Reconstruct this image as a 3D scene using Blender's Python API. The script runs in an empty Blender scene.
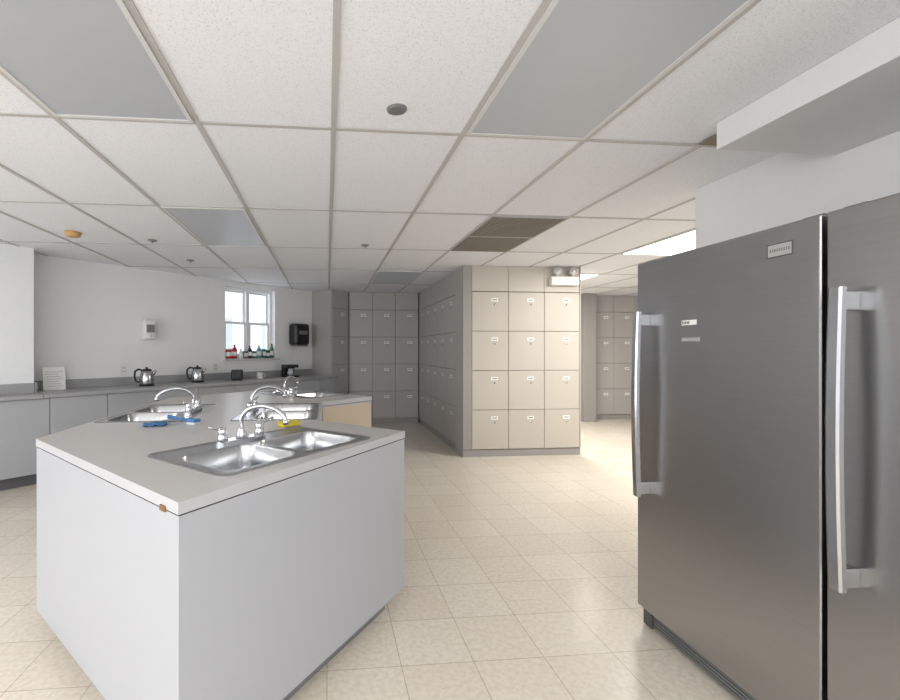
import bpy, bmesh, math, random
from mathutils import Vector, Matrix, geometry
random.seed(4)
sc = bpy.context.scene
try:
    sc.view_settings.view_transform = 'Standard'
    sc.view_settings.look = 'None'
    sc.view_settings.exposure = 0.2
except Exception: pass

# ------------------------------------------------------------------ materials
def lin(c):
    return tuple(((v/255)/12.92 if v/255 <= .04045 else ((v/255+.055)/1.055)**2.4) for v in c) + (1.0,)
MATS = {}
def mat(name, rgb, rough=.5, metal=0., var=0., vscale=30., bump=0., bscale=200., emit=0., stretch=None, coat=0.):
    m = bpy.data.materials.new(name); m.use_nodes = True
    nt = m.node_tree; b = nt.nodes['Principled BSDF']
    col = lin(rgb)
    b.inputs['Base Color'].default_value = col
    b.inputs['Roughness'].default_value = rough
    b.inputs['Metallic'].default_value = metal
    if coat: b.inputs['Coat Weight'].default_value = coat
    tc = nt.nodes.new('ShaderNodeTexCoord'); mp = nt.nodes.new('ShaderNodeMapping')
    nt.links.new(tc.outputs['Object'], mp.inputs['Vector'])
    if stretch: mp.inputs['Scale'].default_value = stretch
    n = nt.nodes.new('ShaderNodeTexNoise'); n.inputs['Scale'].default_value = vscale; n.inputs['Detail'].default_value = 4
    nt.links.new(mp.outputs['Vector'], n.inputs['Vector'])
    if var <= 0: var = .02
    mr = nt.nodes.new('ShaderNodeMix'); mr.data_type = 'RGBA'
    mr.inputs[6].default_value = tuple(min(1, v*(1-var)) for v in col[:3])+(1,)
    mr.inputs[7].default_value = tuple(min(1, v*(1+var)) for v in col[:3])+(1,)
    nt.links.new(n.outputs['Fac'], mr.inputs[0]); nt.links.new(mr.outputs[2], b.inputs['Base Color'])
    if bump > 0:
        n2 = nt.nodes.new('ShaderNodeTexNoise'); n2.inputs['Scale'].default_value = bscale; n2.inputs['Detail'].default_value = 3
        nt.links.new(mp.outputs['Vector'], n2.inputs['Vector'])
        bp = nt.nodes.new('ShaderNodeBump'); bp.inputs['Strength'].default_value = bump; bp.inputs['Distance'].default_value = .004
        nt.links.new(n2.outputs['Fac'], bp.inputs['Height']); nt.links.new(bp.outputs['Normal'], b.inputs['Normal'])
    if emit > 0:
        b.inputs['Emission Color'].default_value = col; b.inputs['Emission Strength'].default_value = emit
    MATS[name] = m
    return m

mat('wall_paint', (236,236,237), .6, bump=.05, bscale=120)
mat('beam_paint', (226,226,227), .6)
mat('pillar_paint', (232,234,236), .6)
mat('grid_metal', (190,188,187), .5)
mat('lens_off_glow', (178,182,189), .35, emit=.05)  # switched-off lens, with a faint glow put into the material
mat('lens_lit', (255,251,244), .4, emit=9.)
mat('fixture_frame', (215,215,215), .45)
mat('vent_dark', (150,143,134), .6, metal=.1)
mat('vent_black', (92,86,80), .8)
mat('locker_face', (176,173,170), .42, var=.03, vscale=3)
mat('locker_face_warm_lit', (190,183,173), .42, var=.03, vscale=3)  # same locker finish with warm light put into its colour
mat('locker_body', (154,151,148), .5)
mat('locker_gap', (88,84,80), .7)
mat('label_white', (240,240,238), .5)
mat('label_ink', (60,60,62), .5)
mat('island_panel', (172,174,180), .38, var=.015, vscale=2)
mat('island_top', (184,182,181), .3, var=.05, vscale=60)
mat('island_edge', (184,184,188), .35)
mat('seam_shadow', (96,94,92), .6)  # joint under the counter edge, its thin shadow put into the dark colour
mat('toe_kick', (130,131,134), .5)
mat('beige_warm_lit_panel', (194,180,160), .45)  # beige laminate, warm light on that face put into its colour
mat('chip_wood', (128,92,60), .7)
mat('sink_steel', (186,188,191), .22, metal=1., var=.05, vscale=8)
mat('chrome', (210,212,216), .09, metal=1.)
mat('drain_dark', (60,60,60), .4, metal=.8)
mat('cab_grey', (168,170,174), .42)
mat('cab_top', (160,160,162), .35, var=.05, vscale=50)
mat('cab_dark', (92,92,94), .6)
mat('fridge_steel', (170,169,169), .3, metal=1., var=.06, vscale=3, stretch=(1,1.2,60), bump=.02, bscale=20)
mat('fridge_side', (96,95,94), .5, metal=.3)
mat('fridge_gasket', (62,52,44), .7)
mat('fridge_black', (38,38,40), .5)
mat('handle_steel', (186,187,190), .22, metal=1.)
mat('badge', (198,198,196), .3, metal=.6)
mat('black_plastic', (26,26,28), .3)
mat('grey_plastic', (120,120,122), .4)
mat('white_plastic', (228,228,224), .35)
mat('cream_plastic', (196,158,102), .5)
mat('brown_stain', (146,134,118), .85, var=.15, vscale=40)
mat('red_plastic', (170,40,42), .4)
mat('green_plastic', (50,110,84), .4)
mat('blue_plastic', (60,116,170), .45)
mat('teal_label', (90,150,176), .4)
mat('yellow_sponge', (206,188,76), .9, bump=.3, bscale=300)
mat('window_frame', (238,240,242), .4)
mat('stone_sill', (206,206,206), .5)
mat('brick_ext', (232,234,238), .9, var=.05, vscale=4)
mat('ext_glass', (170,180,190), .2)
mat('paper', (238,238,236), .7)

def ceiling_mat():
    m = mat('ceiling_tile', (238,235,231), .85, bump=.12, bscale=240)
    nt = m.node_tree; b = nt.nodes['Principled BSDF']
    tc = nt.nodes.new('ShaderNodeTexCoord')
    n = nt.nodes.new('ShaderNodeTexNoise'); n.inputs['Scale'].default_value = 150; n.inputs['Detail'].default_value = 3
    nt.links.new(tc.outputs['Object'], n.inputs['Vector'])
    cr = nt.nodes.new('ShaderNodeValToRGB'); cr.color_ramp.elements[0].position = .30; cr.color_ramp.elements[1].position = .46
    cr.color_ramp.elements[0].color = lin((218,218,220)); cr.color_ramp.elements[1].color = lin((239,241,246))
    nt.links.new(n.outputs['Fac'], cr.inputs['Fac']); nt.links.new(cr.outputs['Color'], b.inputs['Base Color'])
    return m
ceiling_mat()
def floor_mat():
    m = mat('floor_tile', (224,212,194), .24)
    nt = m.node_tree; b = nt.nodes['Principled BSDF']
    tc = nt.nodes.new('ShaderNodeTexCoord')
    br = nt.nodes.new('ShaderNodeTexBrick'); br.offset = 0; br.squash = 1
    br.inputs['Scale'].default_value = 1; br.inputs['Brick Width'].default_value = .305; br.inputs['Row Height'].default_value = .305
    br.inputs['Mortar Size'].default_value = .0018; br.inputs['Mortar Smooth'].default_value = .1
    br.inputs['Color1'].default_value = lin((226,219,207)); br.inputs['Color2'].default_value = lin((220,211,197))
    br.inputs['Mortar'].default_value = lin((178,168,152))
    nt.links.new(tc.outputs['Object'], br.inputs['Vector'])
    n = nt.nodes.new('ShaderNodeTexNoise'); n.inputs['Scale'].default_value = 45; n.inputs['Detail'].default_value = 6
    nt.links.new(tc.outputs['Object'], n.inputs['Vector'])
    cr = nt.nodes.new('ShaderNodeValToRGB'); cr.color_ramp.elements[0].position = .35; cr.color_ramp.elements[1].position = .6
    cr.color_ramp.elements[0].color = (.89,.875,.86,1); cr.color_ramp.elements[1].color = (1,1,1,1)
    nt.links.new(n.outputs['Fac'], cr.inputs['Fac'])
    mx = nt.nodes.new('ShaderNodeMix'); mx.data_type = 'RGBA'; mx.blend_type = 'MULTIPLY'; mx.inputs[0].default_value = 1
    nt.links.new(br.outputs['Color'], mx.inputs[6]); nt.links.new(cr.outputs['Color'], mx.inputs[7])
    nt.links.new(mx.outputs[2], b.inputs['Base Color'])
    return m
floor_mat()
def glass_mat():
    m = bpy.data.materials.new('window_glass'); m.use_nodes = True; nt = m.node_tree
    nt.nodes.clear()
    o = nt.nodes.new('ShaderNodeOutputMaterial'); mx = nt.nodes.new('ShaderNodeMixShader'); mx.inputs[0].default_value = .06
    t = nt.nodes.new('ShaderNodeBsdfTransparent'); g = nt.nodes.new('ShaderNodeBsdfGlossy'); g.inputs['Roughness'].default_value = .02
    nt.links.new(t.outputs[0], mx.inputs[1]); nt.links.new(g.outputs[0], mx.inputs[2]); nt.links.new(mx.outputs[0], o.inputs[0])
    MATS['window_glass'] = m
glass_mat()

# ------------------------------------------------------------------ mesh builder
class MB:
    def __init__(s): s.v=[]; s.f=[]; s.m=[]; s.sm=[]; s.mats=[]
    def mi(s, name):
        if name not in s.mats: s.mats.append(name)
        return s.mats.index(name)
    def raw(s, verts, faces, m, smooth=False, M=None):
        o=len(s.v)
        for v in verts:
            v=Vector(v)
            s.v.append(M@v if M is not None else v)
        k=s.mi(m)
        for f in faces: s.f.append([o+i for i in f]); s.m.append(k); s.sm.append(smooth)
    def bm(s, bm, m, smooth=False, M=None):
        bm.verts.index_update()
        s.raw([v.co.copy() for v in bm.verts], [[v.index for v in f.verts] for f in bm.faces], m, smooth, M)
        bm.free()
    def box(s, lo, hi, m, bev=0., M=None, seg=2):
        b=bmesh.new(); bmesh.ops.create_cube(b, size=1)
        c=[(lo[i]+hi[i])/2 for i in range(3)]; d=[abs(hi[i]-lo[i]) for i in range(3)]
        for v in b.verts: v.co=Vector((c[0]+v.co.x*d[0], c[1]+v.co.y*d[1], c[2]+v.co.z*d[2]))
        if bev>0: bmesh.ops.bevel(b, geom=b.edges[:], offset=min(bev,min(d)*.45), segments=seg, affect='EDGES', profile=.5)
        s.bm(b, m, False, M)
    def lathe(s, prof, m, M=None, n=24, smooth=True):
        vs=[];fs=[]
        for r,z in prof:
            for i in range(n):
                a=2*math.pi*i/n; vs.append((r*math.cos(a), r*math.sin(a), z))
        for j in range(len(prof)-1):
            for i in range(n):
                fs.append([j*n+i, j*n+(i+1)%n, (j+1)*n+(i+1)%n, (j+1)*n+i])
        fs.append(list(range(n))[::-1]); fs.append([ (len(prof)-1)*n+i for i in range(n)])
        s.raw(vs,fs,m,smooth,M)
    def cyl(s, p0, p1, r, m, n=16, r2=None, smooth=True):
        s.tube([p0,p1],[r, r if r2 is None else r2], m, n, smooth)
    def tube(s, pts, rad, m, n=12, smooth=True, flat=1.0):
        pts=[Vector(p) for p in pts]
        if not isinstance(rad,(list,tuple)): rad=[rad]*len(pts)
        vs=[];fs=[]; ref=None
        for i,p in enumerate(pts):
            t=(pts[min(i+1,len(pts)-1)]-pts[max(i-1,0)]).normalized()
            if ref is None:
                ref=Vector((0,0,1)) if abs(t.z)<.9 else Vector((1,0,0))
                ref=(ref-t*ref.dot(t)).normalized()
            else: ref=(ref-t*ref.dot(t)).normalized()
            b=t.cross(ref)
            for k in range(n):
                a=2*math.pi*k/n; vs.append(p+(ref*math.cos(a)*flat+b*math.sin(a))*rad[i])
        for j in range(len(pts)-1):
            for k in range(n): fs.append([j*n+k, j*n+(k+1)%n, (j+1)*n+(k+1)%n, (j+1)*n+k])
        fs.append(list(range(n))[::-1]); fs.append([(len(pts)-1)*n+k for k in range(n)])
        s.raw(vs,fs,m,smooth)
    def prism(s, loops, z0, z1, m, side=None, top=True, bottom=True):
        flat=[p for l in loops for p in l]; n=len(flat)
        tris=geometry.tessellate_polygon([[Vector((p[0],p[1],0)) for p in l] for l in loops])
        def up(t):
            a,b,c=[Vector(flat[i]) for i in t]
            return list(t) if (b-a).cross(c-a)>0 else list(t)[::-1]
        tris=[up(t) for t in tris]
        if top: s.raw([(p[0],p[1],z1) for p in flat], tris, m)
        if bottom: s.raw([(p[0],p[1],z0) for p in flat], [t[::-1] for t in tris], m)
        for l in loops:
            k=len(l)
            s.raw([(p[0],p[1],z0) for p in l]+[(p[0],p[1],z1) for p in l], [[i,(i+1)%k,k+(i+1)%k,k+i] for i in range(k)], side or m)
    def finish(s, name, M=None, autosmooth=False):
        me=bpy.data.meshes.new(name); me.from_pydata([tuple(v) for v in s.v],[],s.f)
        for k in s.mats: me.materials.append(MATS[k])
        me.polygons.foreach_set('material_index', s.m); me.polygons.foreach_set('use_smooth', s.sm)
        me.update()
        ob=bpy.data.objects.new(name, me); sc.collection.objects.link(ob)
        if M is not None: ob.matrix_world=M
        return ob
def T(x,y,z=0,rz=0): return Matrix.Translation((x,y,z))@Matrix.Rotation(math.radians(rz),4,'Z')
def rrect(w,h,r,n=5,cx=0,cy=0):
    out=[]
    for (sx,sy,a0) in ((1,-1,-90),(1,1,0),(-1,1,90),(-1,-1,180)):
        for i in range(n+1):
            a=math.radians(a0+90*i/n)
            out.append((cx+sx*(w/2-r)+r*math.cos(a), cy+sy*(h/2-r)+r*math.sin(a)))
    return out
def offset(poly, o):
    n=len(poly); out=[]
    for i in range(n):
        a,b,c=Vector(poly[i-1]),Vector(poly[i]),Vector(poly[(i+1)%n])
        d1=(b-a).normalized(); d2=(c-b).normalized()
        n1=Vector((-d1.y,d1.x)); n2=Vector((-d2.y,d2.x))
        k=(n1+n2); k=k/ (1+n1.dot(n2))
        out.append(tuple(b+k*o))
    return out

HC=2.325     # ceiling height
CT=.87       # wall counter height
IT=.89       # island counter height

# ------------------------------------------------------------------ room shell
outline=[(-5.3,-3.2),(8.0,-3.2),(8.0,8.4),(.18,8.4),(-5.3,2.92)]
mb=MB(); mb.prism([outline], -.1, 0, 'floor_tile'); mb.finish('floor')
mb=MB(); mb.prism([outline], HC, HC+.1, 'ceiling_tile'); mb.finish('ceiling')
mb=MB()
GX=[.03+.61*k for k in range(-8,13)]; GY=[2.085+1.22*k for k in range(-4,6)]
for x in GX:
    mb.box((x-.012,-3.2,HC-.006),(x+.012,min(8.4,x+8.2),HC-.0005),'grid_metal')
for y in GY:
    mb.box((max(-5.3,y-8.2),y-.012,HC-.0055),(8.0,y+.012,HC-.0006),'grid_metal')
mb.finish('ceiling_grid')

D=T(-3.15,5.07,0,45)        # frame of the diagonal wall: x along wall, -y into room
ws0,ws1,wz0,wz1=2.36,3.27,1.17,2.25
mb=MB()
mb.box((-3.04,0,0),(ws0,.22,HC),'wall_paint')
mb.box((ws1,0,0),(4.71,.22,HC),'wall_paint')
mb.box((ws0,0,0),(ws1,.22,wz0),'wall_paint')
mb.box((ws0,0,wz1),(ws1,.22,HC),'wall_paint')
mb.finish('wall_window_side', D)
mb=MB(); mb.box((-5.5,-3.2,0),(-5.3,2.92,HC),'wall_paint'); mb.finish('wall_left')
mb=MB(); mb.box((.18,8.4,0),(8.0,8.6,HC),'wall_paint'); mb.finish('wall_back')
mb=MB(); mb.box((8.0,-3.2,0),(8.2,8.4,HC),'wall_paint'); mb.finish('wall_corridor_end')
mb=MB(); mb.box((2.35,-3.2,0),(2.48,2.68,HC),'wall_paint'); mb.finish('wall_right')
mb=MB(); mb.box((-2.2,-.34,0),(-.03,0,HC),'pillar_paint',.004); mb.finish('wall_pillar', D)
# dropped beam above the refrigerators
mb=MB(); mb.box((1.75,-3.2,HC-.122),(2.35,1.88,HC-.001),'beam_paint',.003); mb.finish('ceiling_soffit')
mb=MB(); mb.box((1.83,1.90,HC-.010),(2.33,2.07,HC-.006),'brown_stain'); mb.finish('stained_ceiling_tile')

# window
mb=MB()
wm=(ws0+ws1)/2
def fr(x0,x1,z0,z1,y0,y1,t,m='window_frame'):
    mb.box((x0,y0,z0),(x0+t,y1,z1),m,.003); mb.box((x1-t,y0,z0),(x1,y1,z1),m,.003)
    mb.box((x0+t,y0,z0),(x1-t,y1,z0+t),m,.003); mb.box((x0+t,y0,z1-t),(x1-t,y1,z1),m,.003)
fr(ws0,ws1,wz0,wz1,.08,.2,.045)
zm=(wz0+wz1)/2
mb.box((wm-.03,.09,wz0+.04),(wm+.03,.19,wz1-.04),'window_frame',.003)
for (a,b_) in ((ws0+.045,wm-.03),(wm+.03,ws1-.045)):
    fr(a,b_,wz0+.045,zm+.02,.10,.13,.03)
    fr(a,b_,zm-.02,wz1-.045,.14,.17,.03)
    mb.box((a+.03,.113,wz0+.07),(b_-.03,.117,zm-.005),'window_glass')
    mb.box((a+.03,.153,zm+.005),(b_-.03,.157,wz1-.07),'window_glass')
mb.finish('window_1', D)
mb=MB(); mb.box((ws0-.04,-.06,wz0-.03),(ws1+.04,0,wz0),'stone_sill',.004); mb.box((ws0,0,wz0-.03),(ws1,.08,wz0+.0005),'stone_sill')
mb.finish('trim_1', D)
# building across the street
mb=MB(); mb.box((-1,9,-4),(22,15,2.9),'brick_ext')
for i in range(9):
    for j in range(3):
        mb.box((.2+i*2.4,8.97,-3+j*2.1),(1.2+i*2.4,9.0,-1.7+j*2.1),'ext_glass'); mb.box((.1+i*2.4,8.93,-3.12+j*2.1),(1.3+i*2.4,9.0,-3+j*2.1),'window_frame')
mb.finish('neighbouring_building', D)

# ------------------------------------------------------------------ ceiling fittings
def panel(name, x0, y0, m):
    mb=MB(); z=HC
    x1,y1=x0+.61,y0+1.22; i=.013
    a,b_,c,d=x0+i,x1-i,y0+i,y1-i
    t=.018
    mb.box((a,c,z-.012),(a+t,d,z-.001),'fixture_frame'); mb.box((b_-t,c,z-.012),(b_,d,z-.001),'fixture_frame')
    mb.box((a+t,c,z-.012),(b_-t,c+t,z-.001),'fixture_frame'); mb.box((a+t,d-t,z-.012),(b_-t,d,z-.001),'fixture_frame')
    mb.box((a+t,c+t,z-.008),(b_-t,d-t,z-.0015),m)
    return mb.finish(name)
L=.03
panel('ceiling_light_panel', L-2*.61, .865,'lens_off_glow')
panel('ceiling_light_panel', L+.61, .865,'lens_off_glow')
panel('ceiling_light_panel', L-2*.61, 3.305,'lens_off_glow')
panel('ceiling_light_panel', L+.61, 5.745,'lens_off_glow')
panel('ceiling_light_panel', L+5*.61, 3.305,'lens_lit')
panel('ceiling_light_panel', L+5*.61, 5.745,'lens_lit')
for (ix) in (-6,-2,1):  # unseen lit panels added behind the camera to brighten the room
    panel('ceiling_light_panel', L+ix*.61, -1.575,'lens_lit')
panel('ceiling_light_panel', L-6*.61, .865,'lens_lit')  # another unseen lit panel, added off to the left as fill
# return-air grilles
for y0 in (3.305, 3.915):
    mb=MB(); x0=L+2*.61; x1=x0+.61; y1=y0+.61
    mb.box((x0+.013,y0+.013,HC-.003),(x1-.013,y1-.013,HC-.001),'vent_black')
    for i in range(19):
        xx=x0+.02+i*(.57/18); mb.box((xx-.004,y0+.015,HC-.012),(xx+.004,y1-.015,HC-.003),'vent_dark')
    for i in range(19):
        yy=y0+.02+i*(.57/18); mb.box((x0+.015,yy-.004,HC-.0115),(x1-.015,yy+.004,HC-.0035),'vent_dark')
    mb.box((x0+.013,y0-.012 if y0>3.5 else y0+.012,HC-.014),(x1-.013,y0+.012 if y0>3.5 else y0+.02,HC-.002),'grid_metal')
    mb.finish('ceiling_vent_grille')
def disc(name,x,y,prof,m,m2=None):
    mb=MB(); mb.lathe(prof,m)
    if m2: mb.lathe([(.012,-.03),(.016,-.028),(.008,-.02),(.008,0)],m2,n=12)
    return mb.finish(name,T(x,y,HC))
disc('ceiling_speaker',.296,1.895,[(.02,-.008),(.034,-.01),(.042,-.006),(.044,-.0005)],'grey_plastic')
disc('smoke_detector',-2.2,4.13,[(.03,-.045),(.048,-.04),(.06,-.028),(.065,-.0005)],'cream_plastic')
for (x,y) in ((.37,4.37),(-1.62,4.36),(-1.55,5.29)):
    disc('fire_sprinkler',x,y,[(.02,-.012),(.035,-.01),(.042,-.0005)],'vent_dark','chrome')

# ------------------------------------------------------------------ lockers
def lockers(name, M, n, w, depth, face='locker_face', lstile=0., rstile=0., base=.09, rows=4, rh=.48):
    mb=MB(); W=lstile+n*w+rstile; top=base+rows*rh
    mb.box((0,.028,0),(W,depth,HC-.001),'locker_face')
    mb.box((.002,.022,base),(W-.002,.028,HC-.003),'locker_gap')
    mb.box((0,.012,0.001),(W,.028,base-.006),'locker_body')
    if lstile: mb.box((0,.0,base),(lstile-.003,.0279,HC-.002),'locker_body')
    if rstile: mb.box((W-rstile+.003,.0,base),(W,.0279,HC-.002),face)
    for i in range(n):
        x0=lstile+i*w+.003; x1=lstile+(i+1)*w-.003
        mb.box((x0,.004,top+.005),(x1,.025,HC-.002),face,.002)
        for j in range(rows):
            z0=base+j*rh+.003; z1=base+(j+1)*rh-.003
            mb.box((x0,0,z0),(x1,.024,z1),face,.003)
            cx=(x0+x1)/2+.12*w
            mb.box((cx-.042,-.003,z1-.115),(cx+.042,0,z1-.075),'label_white')
            mb.box((cx-.03,-.0036,z1-.10),(cx+.03,-.003,z1-.09),'label_ink')
            mb.cyl((cx,-.008,z1-.15),(cx,0,z1-.15),.010,'chrome',10)
    return mb.finish(name, M)
lockers('locker_bank', T(1.64,5.32), 3, .457, .33, 'locker_face_warm_lit', lstile=.11, rstile=.015)
lockers('locker_bank', T(1.64,7.938,0,-90), 5, .457, .45)
mb=MB(); mb.box((2.092,5.652,0),(3.13,8.398,HC-.001),'locker_body'); mb.finish('wall_partition')
p=D@Vector((4.08,-.5,0))
lockers('locker_bank', T(p.x,p.y,0,45), 1, .41, .49)
lockers('locker_bank', T(.385,7.94), 3, .415, .45)
lockers('locker_bank', T(4.95,8.0), 6, .42, .39)
mb=MB(); mb.box((4.62,7.75,0),(4.86,8.39,HC-.001),'locker_body',.003); mb.finish('trim_2')

# emergency light
mb=MB(); mb.box((-.18,-.07,0),(.18,0,.11),'white_plastic',.012)
mb.box((-.12,-.074,.03),(.02,-.07,.07),'paper')
for sx in (-.1,.1):
    mb.cyl((sx,-.055,.105),(sx,-.055,.135),.012,'white_plastic')
    q=Matrix.Translation((sx,-.06,.168))@Matrix.Rotation(math.radians(80),4,'X')
    mb.lathe([(.02,-.045),(.04,-.03),(.046,.02),(.045,.035)],'white_plastic',q,18)
    mb.lathe([(.036,.0355),(.028,.042),(.01,.045)],'badge',q,18)
mb.finish('emergency_light', T(2.9,5.319,2.09))

# ------------------------------------------------------------------ island
A=(-.398,1.25);B=(.393,2.25);Dd=(-.04,2.62);D2=(-.04,3.58);B2=(.393,3.95);A2=(-.398,4.95);C2=(-1.34,3.99);C=(-1.34,2.21)
poly=[A,B,Dd,D2,B2,A2,C2,C]
sinks=[(-.245,1.945,48),(-1.06,3.05,-90),(-.31,3.05,90),(-.245,4.255,132)]
def trans(pts,x,y,a):
    a=math.radians(a); return [(x+px*math.cos(a)-py*math.sin(a), y+px*math.sin(a)+py*math.cos(a)) for px,py in pts]
holes=[trans(rrect(.77,.44,.03,3),*s_) for s_ in sinks]
mb=MB()
mb.prism([poly]+holes, IT-.0015, IT, 'island_top','island_edge')
mb.prism([poly]+holes, IT-.034, IT-.0015, 'island_edge','island_edge',top=False)
mb.prism([offset(poly,.010)], IT-.041, IT-.034, 'seam_shadow',top=False,bottom=False)
body=offset(poly,.003)
mb.prism([body], .10, IT-.039, 'island_panel',top=False)
mb.prism([offset(poly,.075)], 0, .10, 'toe_kick',top=False)
a=Vector(body[3]);b_=Vector(body[4]); ang=math.degrees(math.atan2(b_.y-a.y,b_.x-a.x)); ln=(b_-a).length
Mx=T(a.x,a.y,0,ang)
mb.box((.01,-.005,.12),(ln-.01,0.0,IT-.05),'beige_warm_lit_panel',.002,Mx)
vAC=(Vector(C)-Vector(A)).normalized(); pc=Vector(A)+vAC*.085
mb.box((-.016,-.001,-.008),(.016,.005,.009),'chip_wood',0.002,T(pc.x,pc.y,IT-.034,math.degrees(math.atan2(vAC.y,vAC.x))))
mb.finish('kitchen_island')

def sink(x,y,a):
    mb=MB(); z=.003
    bw,bh,by=.345,.335,-.045
    bas=[rrect(bw,bh,.06,6,sx*.19,by) for sx in (-1,1)]
    outer=rrect(.82,.50,.035,5)
    mb.prism([outer]+bas, .0004, z,'sink_steel')
    o2=rrect(.80,.48,.03,5)
    n=len(outer); mb.raw([(p[0],p[1],z) for p in outer]+[(p[0],p[1],z+.004) for p in rrect(.81,.49,.033,5)]+[(p[0],p[1],z) for p in o2],
        [[i,(i+1)%n,n+(i+1)%n,n+i] for i in range(n)]+[[n+i,n+(i+1)%n,2*n+(i+1)%n,2*n+i] for i in range(n)],'sink_steel',True)
    for sx in (-1,1):
        cx=sx*.19
        levels=[(bw,bh,.06,z),(bw-.008,bh-.008,.058,z-.006),(bw-.02,bh-.02,.055,-.08),(bw-.035,bh-.035,.055,-.125),(bw-.07,bh-.07,.045,-.145),(bw-.13,bh-.13,.03,-.15),(.10,.10,.045,-.153)]
        L_=[rrect(w,h,r,6,cx,by) for w,h,r,_ in levels]; k=len(L_[0]); vs=[];fs=[]
        for l,lv in zip(L_,levels): vs+=[(p[0],p[1],lv[3]) for p in l]
        for j in range(len(L_)-1): fs+=[[j*k+i,(j+1)*k+i,(j+1)*k+(i+1)%k,j*k+(i+1)%k] for i in range(k)]
        fs.append([(len(L_)-1)*k+i for i in range(k)])
        mb.raw(vs,fs,'sink_steel',True)
        mb.lathe([(.045,-.1525),(.043,-.150),(.03,-.151),(.028,-.152)],'chrome',Matrix.Translation((cx,by,0)),20)
        mb.lathe([(.026,-.1515),(.02,-.1495),(.004,-.149)],'drain_dark',Matrix.Translation((cx,by,0)),16)
    for sx in (-1,1): mb.prism([rrect(bw+.02,bh+.02,.06,4,sx*.19,by)],-.165,-.004,'sink_steel',top=False)
    fy=.185
    mb.prism([rrect(.26,.055,.026,6,0,fy)],z,z+.014,'chrome')
    mb.lathe([(.026,z+.014),(.024,z+.03),(.017,z+.05),(.014,z+.06)],'chrome',Matrix.Translation((0,fy,0)),18)
    pts=[]
    ctrl=[Vector((0,fy,z+.05)),Vector((0,fy,z+.10)),Vector((.015,fy-.03,z+.140)),Vector((.04,fy-.09,z+.158)),Vector((.06,fy-.15,z+.148)),Vector((.072,fy-.19,z+.125)),Vector((.076,fy-.205,z+.10))]
    for i in range(len(ctrl)-1):
        p0=ctrl[max(i-1,0)];p1=ctrl[i];p2=ctrl[i+1];p3=ctrl[min(i+2,len(ctrl)-1)]
        for t in (0,.25,.5,.75):
            pts.append(.5*((2*p1)+(p2-p0)*t+(2*p0-5*p1+4*p2-p3)*t*t+(3*p1-p0-3*p2+p3)*t**3))
    pts.append(ctrl[-1])
    mb.tube(pts,.0105,'chrome',12)
    mb.cyl(ctrl[-1]+Vector((0,0,.005)),ctrl[-1]-Vector((0,0,.018)),.0135,'chrome',12)
    for sx in (-1,1):
        hx=sx*.10
        mb.lathe([(.024,z+.014),(.022,z+.03),(.018,z+.045),(.022,z+.058),(.016,z+.07),(.004,z+.073)],'chrome',Matrix.Translation((hx,fy,0)),16)
        mb.tube([(hx,fy,z+.06),(hx+sx*.03,fy-.004,z+.068),(hx+sx*.075,fy-.008,z+.082)],[.009,.0075,.0095],'chrome',10,flat=.6)
    return mb.finish('double_sink', T(x,y,IT,a))
for s_ in sinks: sink(*s_)

mb=MB(); mb.box((-.055,-.035,.0005),(.055,.035,.022),'yellow_sponge',.006); mb.box((-.055,-.035,.022),(.055,.035,.028),'yellow_sponge',.002)
mb.finish('sponge',T(-.205,2.46,IT,40))
mb=MB()
mb.tube([(0,0,.02),(.08,0,.022),(.16,0,.03)],[.009,.008,.012],'blue_plastic',10)
mb.box((-.06,-.025,.012),(.01,.025,.03),'blue_plastic',.006); mb.box((-.055,-.02,.0005),(.005,.02,.013),'white_plastic',.002)
mb.finish('dish_brush',T(-.76,2.58,IT,150))
mb=MB()
N=9
vs=[(i/N*.12-.06, j/N*.10-.05, .010+.006*math.sin(i*1.7)*math.cos(j*1.3)) for j in range(N+1) for i in range(N+1)]
mb.raw(vs,[[j*(N+1)+i,j*(N+1)+i+1,(j+1)*(N+1)+i+1,(j+1)*(N+1)+i] for j in range(N) for i in range(N)],'blue_plastic',True)
ob=mb.finish('dish_cloth',T(-.93,2.54,IT,20)); sm=ob.modifiers.new('s','SOLIDIFY'); sm.thickness=.004

# ------------------------------------------------------------------ wall counter (diagonal frame)
mb=MB()
def seg_run(x0,x1,yb):
    mb.box((x0,-.60,.10),(x1,yb,CT-.035),'cab_dark')
    mb.box((x0,-.55,0),(x1,yb,.10),'cab_dark')
    mb.box((x0,-.65,CT-.035),(x1,yb,CT),'cab_top',.003)
    mb.box((x0,yb-.02,CT),(x1,yb,CT+.10),'cab_top',.003)
seg_run(-2.2,-.032,-.342); seg_run(-.028,4.07,-.002)
mb.box((-.028,-.36,CT),(-.008,-.02,CT+.10),'cab_top',.003)
xs=[-2.2,-1.61,-1.09,-.49,.03,.55,1.07,1.59,2.11,2.63,3.15,3.67,4.06]
for i in range(len(xs)-1):
    mb.box((xs[i]+.003,-.62,.115),(xs[i+1]-.003,-.60,CT-.04),'cab_grey',.003)
mb.finish('base_cabinet_run', D)

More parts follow.
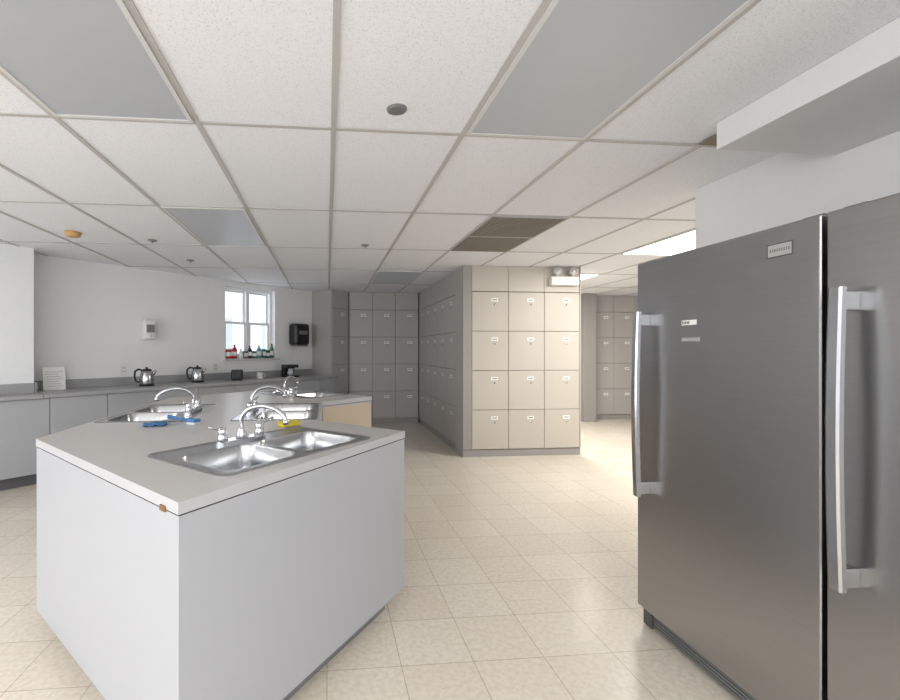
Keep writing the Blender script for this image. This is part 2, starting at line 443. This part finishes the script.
def kettle(s,o,steel=True):
    mb=MB()
    mb.lathe([(.085,.0005),(.088,.012),(.08,.018)],'black_plastic')
    mb.lathe([(.078,.02),(.082,.03),(.080,.09),(.070,.15),(.058,.18)],'sink_steel' if steel else 'black_plastic')
    mb.lathe([(.058,.18),(.056,.195),(.03,.205),(.012,.208),(.014,.222),(.004,.226)],'black_plastic')
    mb.tube([(-.055,0,.19),(-.09,0,.20),(-.125,0,.175),(-.13,0,.12),(-.115,0,.06),(-.08,0,.045)],[.012,.013,.013,.012,.011,.010],'black_plastic',10)
    mb.tube([(.06,0,.135),(.085,0,.165),(.105,0,.185)],[.026,.018,.010],'sink_steel' if steel else 'black_plastic',12)
    p=D@Vector((s,-o,CT)); return mb.finish('electric_kettle',T(p.x,p.y,p.z,20))
kettle(1.09,.32); kettle(1.80,.22)
mb=MB(); mb.box((-.13,-.08,.006),(.13,.08,.155),'black_plastic',.025,seg=4); mb.box((-.10,-.045,.153),(.10,-.015,.157),'chrome'); mb.box((-.10,.015,.153),(.10,.045,.157),'chrome')
mb.box((.13,-.02,.09),(.15,.02,.105),'grey_plastic',.003); mb.box((-.11,-.06,0.0005),(.11,.06,.01),'grey_plastic')
p=D@Vector((2.36,-.3,CT)); mb.finish('toaster',T(p.x,p.y,p.z,100))
mb=MB(); mb.box((-.1,-.12,.0005),(.1,.12,.03),'black_plastic',.006); mb.box((-.1,.04,.03),(.1,.12,.18),'black_plastic',.01); mb.box((-.1,-.1,.15),(.1,.12,.20),'black_plastic',.012)
mb.lathe([(.05,.032),(.062,.06),(.055,.09),(.045,.12),(.05,.135)],'ext_glass',Matrix.Translation((0,-.035,0)),20)
mb.tube([(0,-.09,.115),(0,-.125,.105),(0,-.125,.06),(0,-.09,.055)],.007,'black_plastic',8)
p=D@Vector((3.35,-.28,CT)); mb.finish('coffee_maker',T(p.x,p.y,p.z,30))
mb=MB(); mb.lathe([(.04,.0005),(.045,.01),(.045,.09),(.042,.095),(.038,.094),(.036,.02)],'white_plastic')
mb.tube([(.043,0,.075),(.075,0,.07),(.078,0,.035),(.043,0,.025)],.006,'white_plastic',8)
p=D@Vector((2.75,-.3,CT)); mb.finish('coffee_mug',T(p.x,p.y,p.z))
def bottle(s,o,z,h,r,m,cap):
    mb=MB(); mb.lathe([(r*.9,.0005),(r,.01),(r,h*.62),(r*.8,h*.72),(r*.35,h*.82),(r*.35,h*.9)],m,n=16)
    mb.lathe([(r*.42,h*.88),(r*.42,h*.98),(r*.2,h)],cap,n=12)
    mb.lathe([(r*1.02,h*.2),(r*1.02,h*.5)],'label_white',n=16)
    p=D@Vector((s,-o,z)); return mb.finish('soap_bottle',T(p.x,p.y,p.z))
def can(s,o,z,h,r,m,lid):
    mb=MB(); mb.lathe([(r*.95,.0005),(r,.006),(r,h*.9),(r*.96,h*.93)],m,n=20); mb.lathe([(r*1.03,h*.9),(r*1.03,h*.98),(r*.9,h)],lid,n=20)
    mb.lathe([(r*1.015,h*.25),(r*1.015,h*.65)],'label_white',n=20)
    p=D@Vector((s,-o,z)); return mb.finish('coffee_can',T(p.x,p.y,p.z))
def box_(s,o,z,w,d,h,m,rz):
    mb=MB(); mb.box((-w/2,-d/2,.0005),(w/2,d/2,h),m,.004); mb.box((-w*.38,-d/2-.001,h*.3),(w*.38,-d/2,h*.75),'label_white')
    mb.box((-w*.45,-d*.2,h),(w*.45,d*.2,h+.004),m,.001)
    p=D@Vector((s,-o,z)); return mb.finish('tea_box',T(p.x,p.y,p.z,45+rz))
ZS=wz0+.0005
can(2.43,-.02,ZS,.15,.045,'red_plastic','white_plastic')
bottle(2.53,-.02,ZS,.21,.04,'red_plastic','black_plastic')
bottle(2.62,.01,ZS,.15,.03,'white_plastic','red_plastic')
box_(2.71,-.02,ZS,.09,.06,.11,'grey_plastic',4)
bottle(2.80,-.02,ZS,.20,.035,'black_plastic','red_plastic')
can(2.88,-.02,ZS,.12,.038,'green_plastic','white_plastic')
bottle(2.97,-.02,ZS,.21,.038,'teal_label','white_plastic')
box_(3.06,-.02,ZS,.07,.05,.14,'green_plastic',-6)
can(3.14,-.02,ZS,.13,.036,'black_plastic','grey_plastic')
bottle(3.22,-.02,ZS,.23,.032,'green_plastic','black_plastic')
mb=MB(); q=Matrix.Rotation(math.radians(-12),4,'X')
mb.box((-.1,-.004,.001),(.1,0,.25),'paper',M=q)
for i in range(7): mb.box((-.08,-.0046,.04+i*.026),(.08-.02*(i%3),-.004,.043+i*.026),'grey_plastic',M=q)
mb.box((-.08,.0,.0005),(.08,.07,.004),'paper')
mb.finish('countertop_sign', D@T(.2,-.14,CT,-8))
mb=MB(); mb.box((-.075,-.10,0),(.075,0,.25),'white_plastic',.02,seg=3); mb.box((-.05,-.105,.09),(.05,-.098,.19),'grey_plastic',.006); mb.box((-.04,-.12,.02),(.04,-.09,.07),'white_plastic',.01)
mb.box((-.012,-.1205,.04),(.012,-.12,.05),'label_ink')
mb.finish('soap_dispenser', D@T(1.237,-.0005,1.43))
mb=MB(); mb.box((-.16,-.2,.02),(.16,0,.38),'black_plastic',.05,seg=5); mb.box((-.13,-.17,0),(.13,-.02,.03),'grey_plastic',.008)
mb.box((-.09,-.204,.2),(.09,-.199,.26),'grey_plastic',.003); mb.box((-.10,-.12,-.05),(.10,-.117,.01),'paper')
mb.finish('paper_towel_dispenser', D@T(3.70,-.0005,1.36))
for s_ in (.95,2.2):
    mb=MB(); mb.box((-.037,-.008,0),(.037,0,.115),'white_plastic',.003)
    for zz in (.03,.075): 
        mb.box((-.012,-.0088,zz),(-.006,-.008,zz+.014),'label_ink'); mb.box((.006,-.0088,zz),(.012,-.008,zz+.014),'label_ink')
    mb.finish('wall_outlet', D@T(s_,-.0005,1.0))

# ------------------------------------------------------------------ refrigerators
def fridge(y0,sticker):
    mb=MB(); w=.80; X0=1.47
    mb.box((X0+.075,.004,.03),(2.2,w-.004,1.69),'fridge_side',.004)
    mb.box((X0+.055,.01,.10),(X0+.076,w-.01,1.70),'fridge_gasket')
    mb.box((X0,0,.095),(X0+.058,w,1.707),'fridge_steel',.006,seg=3)
    mb.box((X0+.03,.02,1.707),(X0+.11,.08,1.716),'fridge_side',.003)
    mb.box((X0+.03,w-.08,1.707),(X0+.11,w-.02,1.716),'fridge_side',.003)
    mb.box((X0+.045,.01,.008),(X0+.07,w-.01,.088),'fridge_black',.003)
    for i in range(5): mb.box((X0+.038,.06,.016+i*.014),(X0+.046,w-.06,.023+i*.014),'grey_plastic')
    mb.box((X0+.03,.0,.004),(X0+.046,.055,.09),'fridge_side',.003); mb.box((X0+.03,w-.055,.004),(X0+.046,w,.09),'fridge_side',.003)
    for yy in (.06,w-.06):
        for xx in (X0+.12,2.1): mb.lathe([(.02,0.0003),(.022,.01),(.012,.012),(.012,.035)],'black_plastic',Matrix.Translation((xx,yy,0)),12)
    hy=w-.07; n=16; z0,z1=.63,1.475
    vs=[];fs=[]
    for i in range(n+1):
        t=i/n; z=z0+(z1-z0)*t; bow=.010*math.sin(math.pi*t); xf=X0-.058-bow
        sec=[(xf,hy-.018),(xf-.004,hy-.012),(xf-.004,hy+.012),(xf,hy+.018),(xf+.014,hy+.018),(xf+.014,hy-.018)]
        vs+=[(a,b2,z) for a,b2 in sec]
    for j in range(n): fs+=[[j*6+i,j*6+(i+1)%6,(j+1)*6+(i+1)%6,(j+1)*6+i] for i in range(6)]
    fs.append([5,4,3,2,1,0]); fs.append([n*6+i for i in range(6)])
    mb.raw(vs,fs,'handle_steel')
    for z in (z0+.01,z1-.065): mb.box((X0-.05,hy-.016,z),(X0+.001,hy+.016,z+.055),'handle_steel',.004)
    mb.box((X0-.002,.080,1.604),(X0+.001,.165,1.650),'fridge_side',.0008)
    mb.box((X0-.0024,.084,1.608),(X0-.002,.161,1.646),'badge')
    for i in range(9): mb.box((X0-.0030,.090+i*.0075,1.622),(X0-.0024,.0935+i*.0075,1.632),'grey_plastic')
    if sticker:
        mb.box((X0-.001,.455,1.402),(X0+.0005,.53,1.422),'label_white')
        for i in range(5): mb.box((X0-.0016,.49+i*.008,1.406),(X0-.001,.494+i*.008,1.418),'label_ink')
        mb.box((X0-.0008,.44,1.335),(X0+.0005,.53,1.35),'badge')
    return mb.finish('upright_refrigerator',T(0,y0,0))
fridge(1.216,True); fridge(.402,False)

# ------------------------------------------------------------------ baseboards
mb=MB(); mb.box((2.335,2.05,0),(2.349,2.68,.09),'toe_kick',.002); mb.finish('baseboard_right')
mb=MB(); mb.box((3.14,8.385,0),(4.615,8.399,.09),'toe_kick',.002); mb.finish('baseboard_back')

# ------------------------------------------------------------------ lights
w=bpy.data.worlds.new('World'); sc.world=w; w.use_nodes=True
bg=w.node_tree.nodes['Background']; bg.inputs[0].default_value=(.93,.96,1,1); bg.inputs[1].default_value=2.0
def area(name,loc,rot,sx,sy,pw,col=(1,1,1)):
    l=bpy.data.lights.new(name,'AREA'); l.shape='RECTANGLE'; l.size=sx; l.size_y=sy; l.energy=pw; l.color=col
    o=bpy.data.objects.new(name,l); o.location=loc; o.rotation_euler=[math.radians(a) for a in rot]; sc.collection.objects.link(o)
area('corridor_light_lamp',(3.385,3.915,HC-.02),(0,0,0),.55,1.15,44,(1,.96,.90))
area('corridor_light_lamp',(3.385,6.355,HC-.02),(0,0,0),.55,1.15,42,(1,.94,.86))
area('rear_fill_lamp',(-.5,-1.0,HC-.02),(0,0,0),3,1.1,30,(1,1,1))  # added fill lamp under the ceiling, behind the camera
area('left_fill_lamp',(-5.25,.6,1.35),(90,0,-60),3.6,1.7,120,(.96,.98,1))  # added fill lamp at the solid left wall, brightens the far end

# ------------------------------------------------------------------ camera
cam=bpy.data.cameras.new('camera'); co=bpy.data.objects.new('camera',cam); sc.collection.objects.link(co)
cam.sensor_width=36; cam.sensor_fit='HORIZONTAL'; cam.lens=18.0; cam.shift_x=82/900; cam.clip_start=.05
th=math.atan(41/450)
co.location=(0,0,1.3); co.rotation_euler=(math.radians(90),0,-th)
sc.camera=co
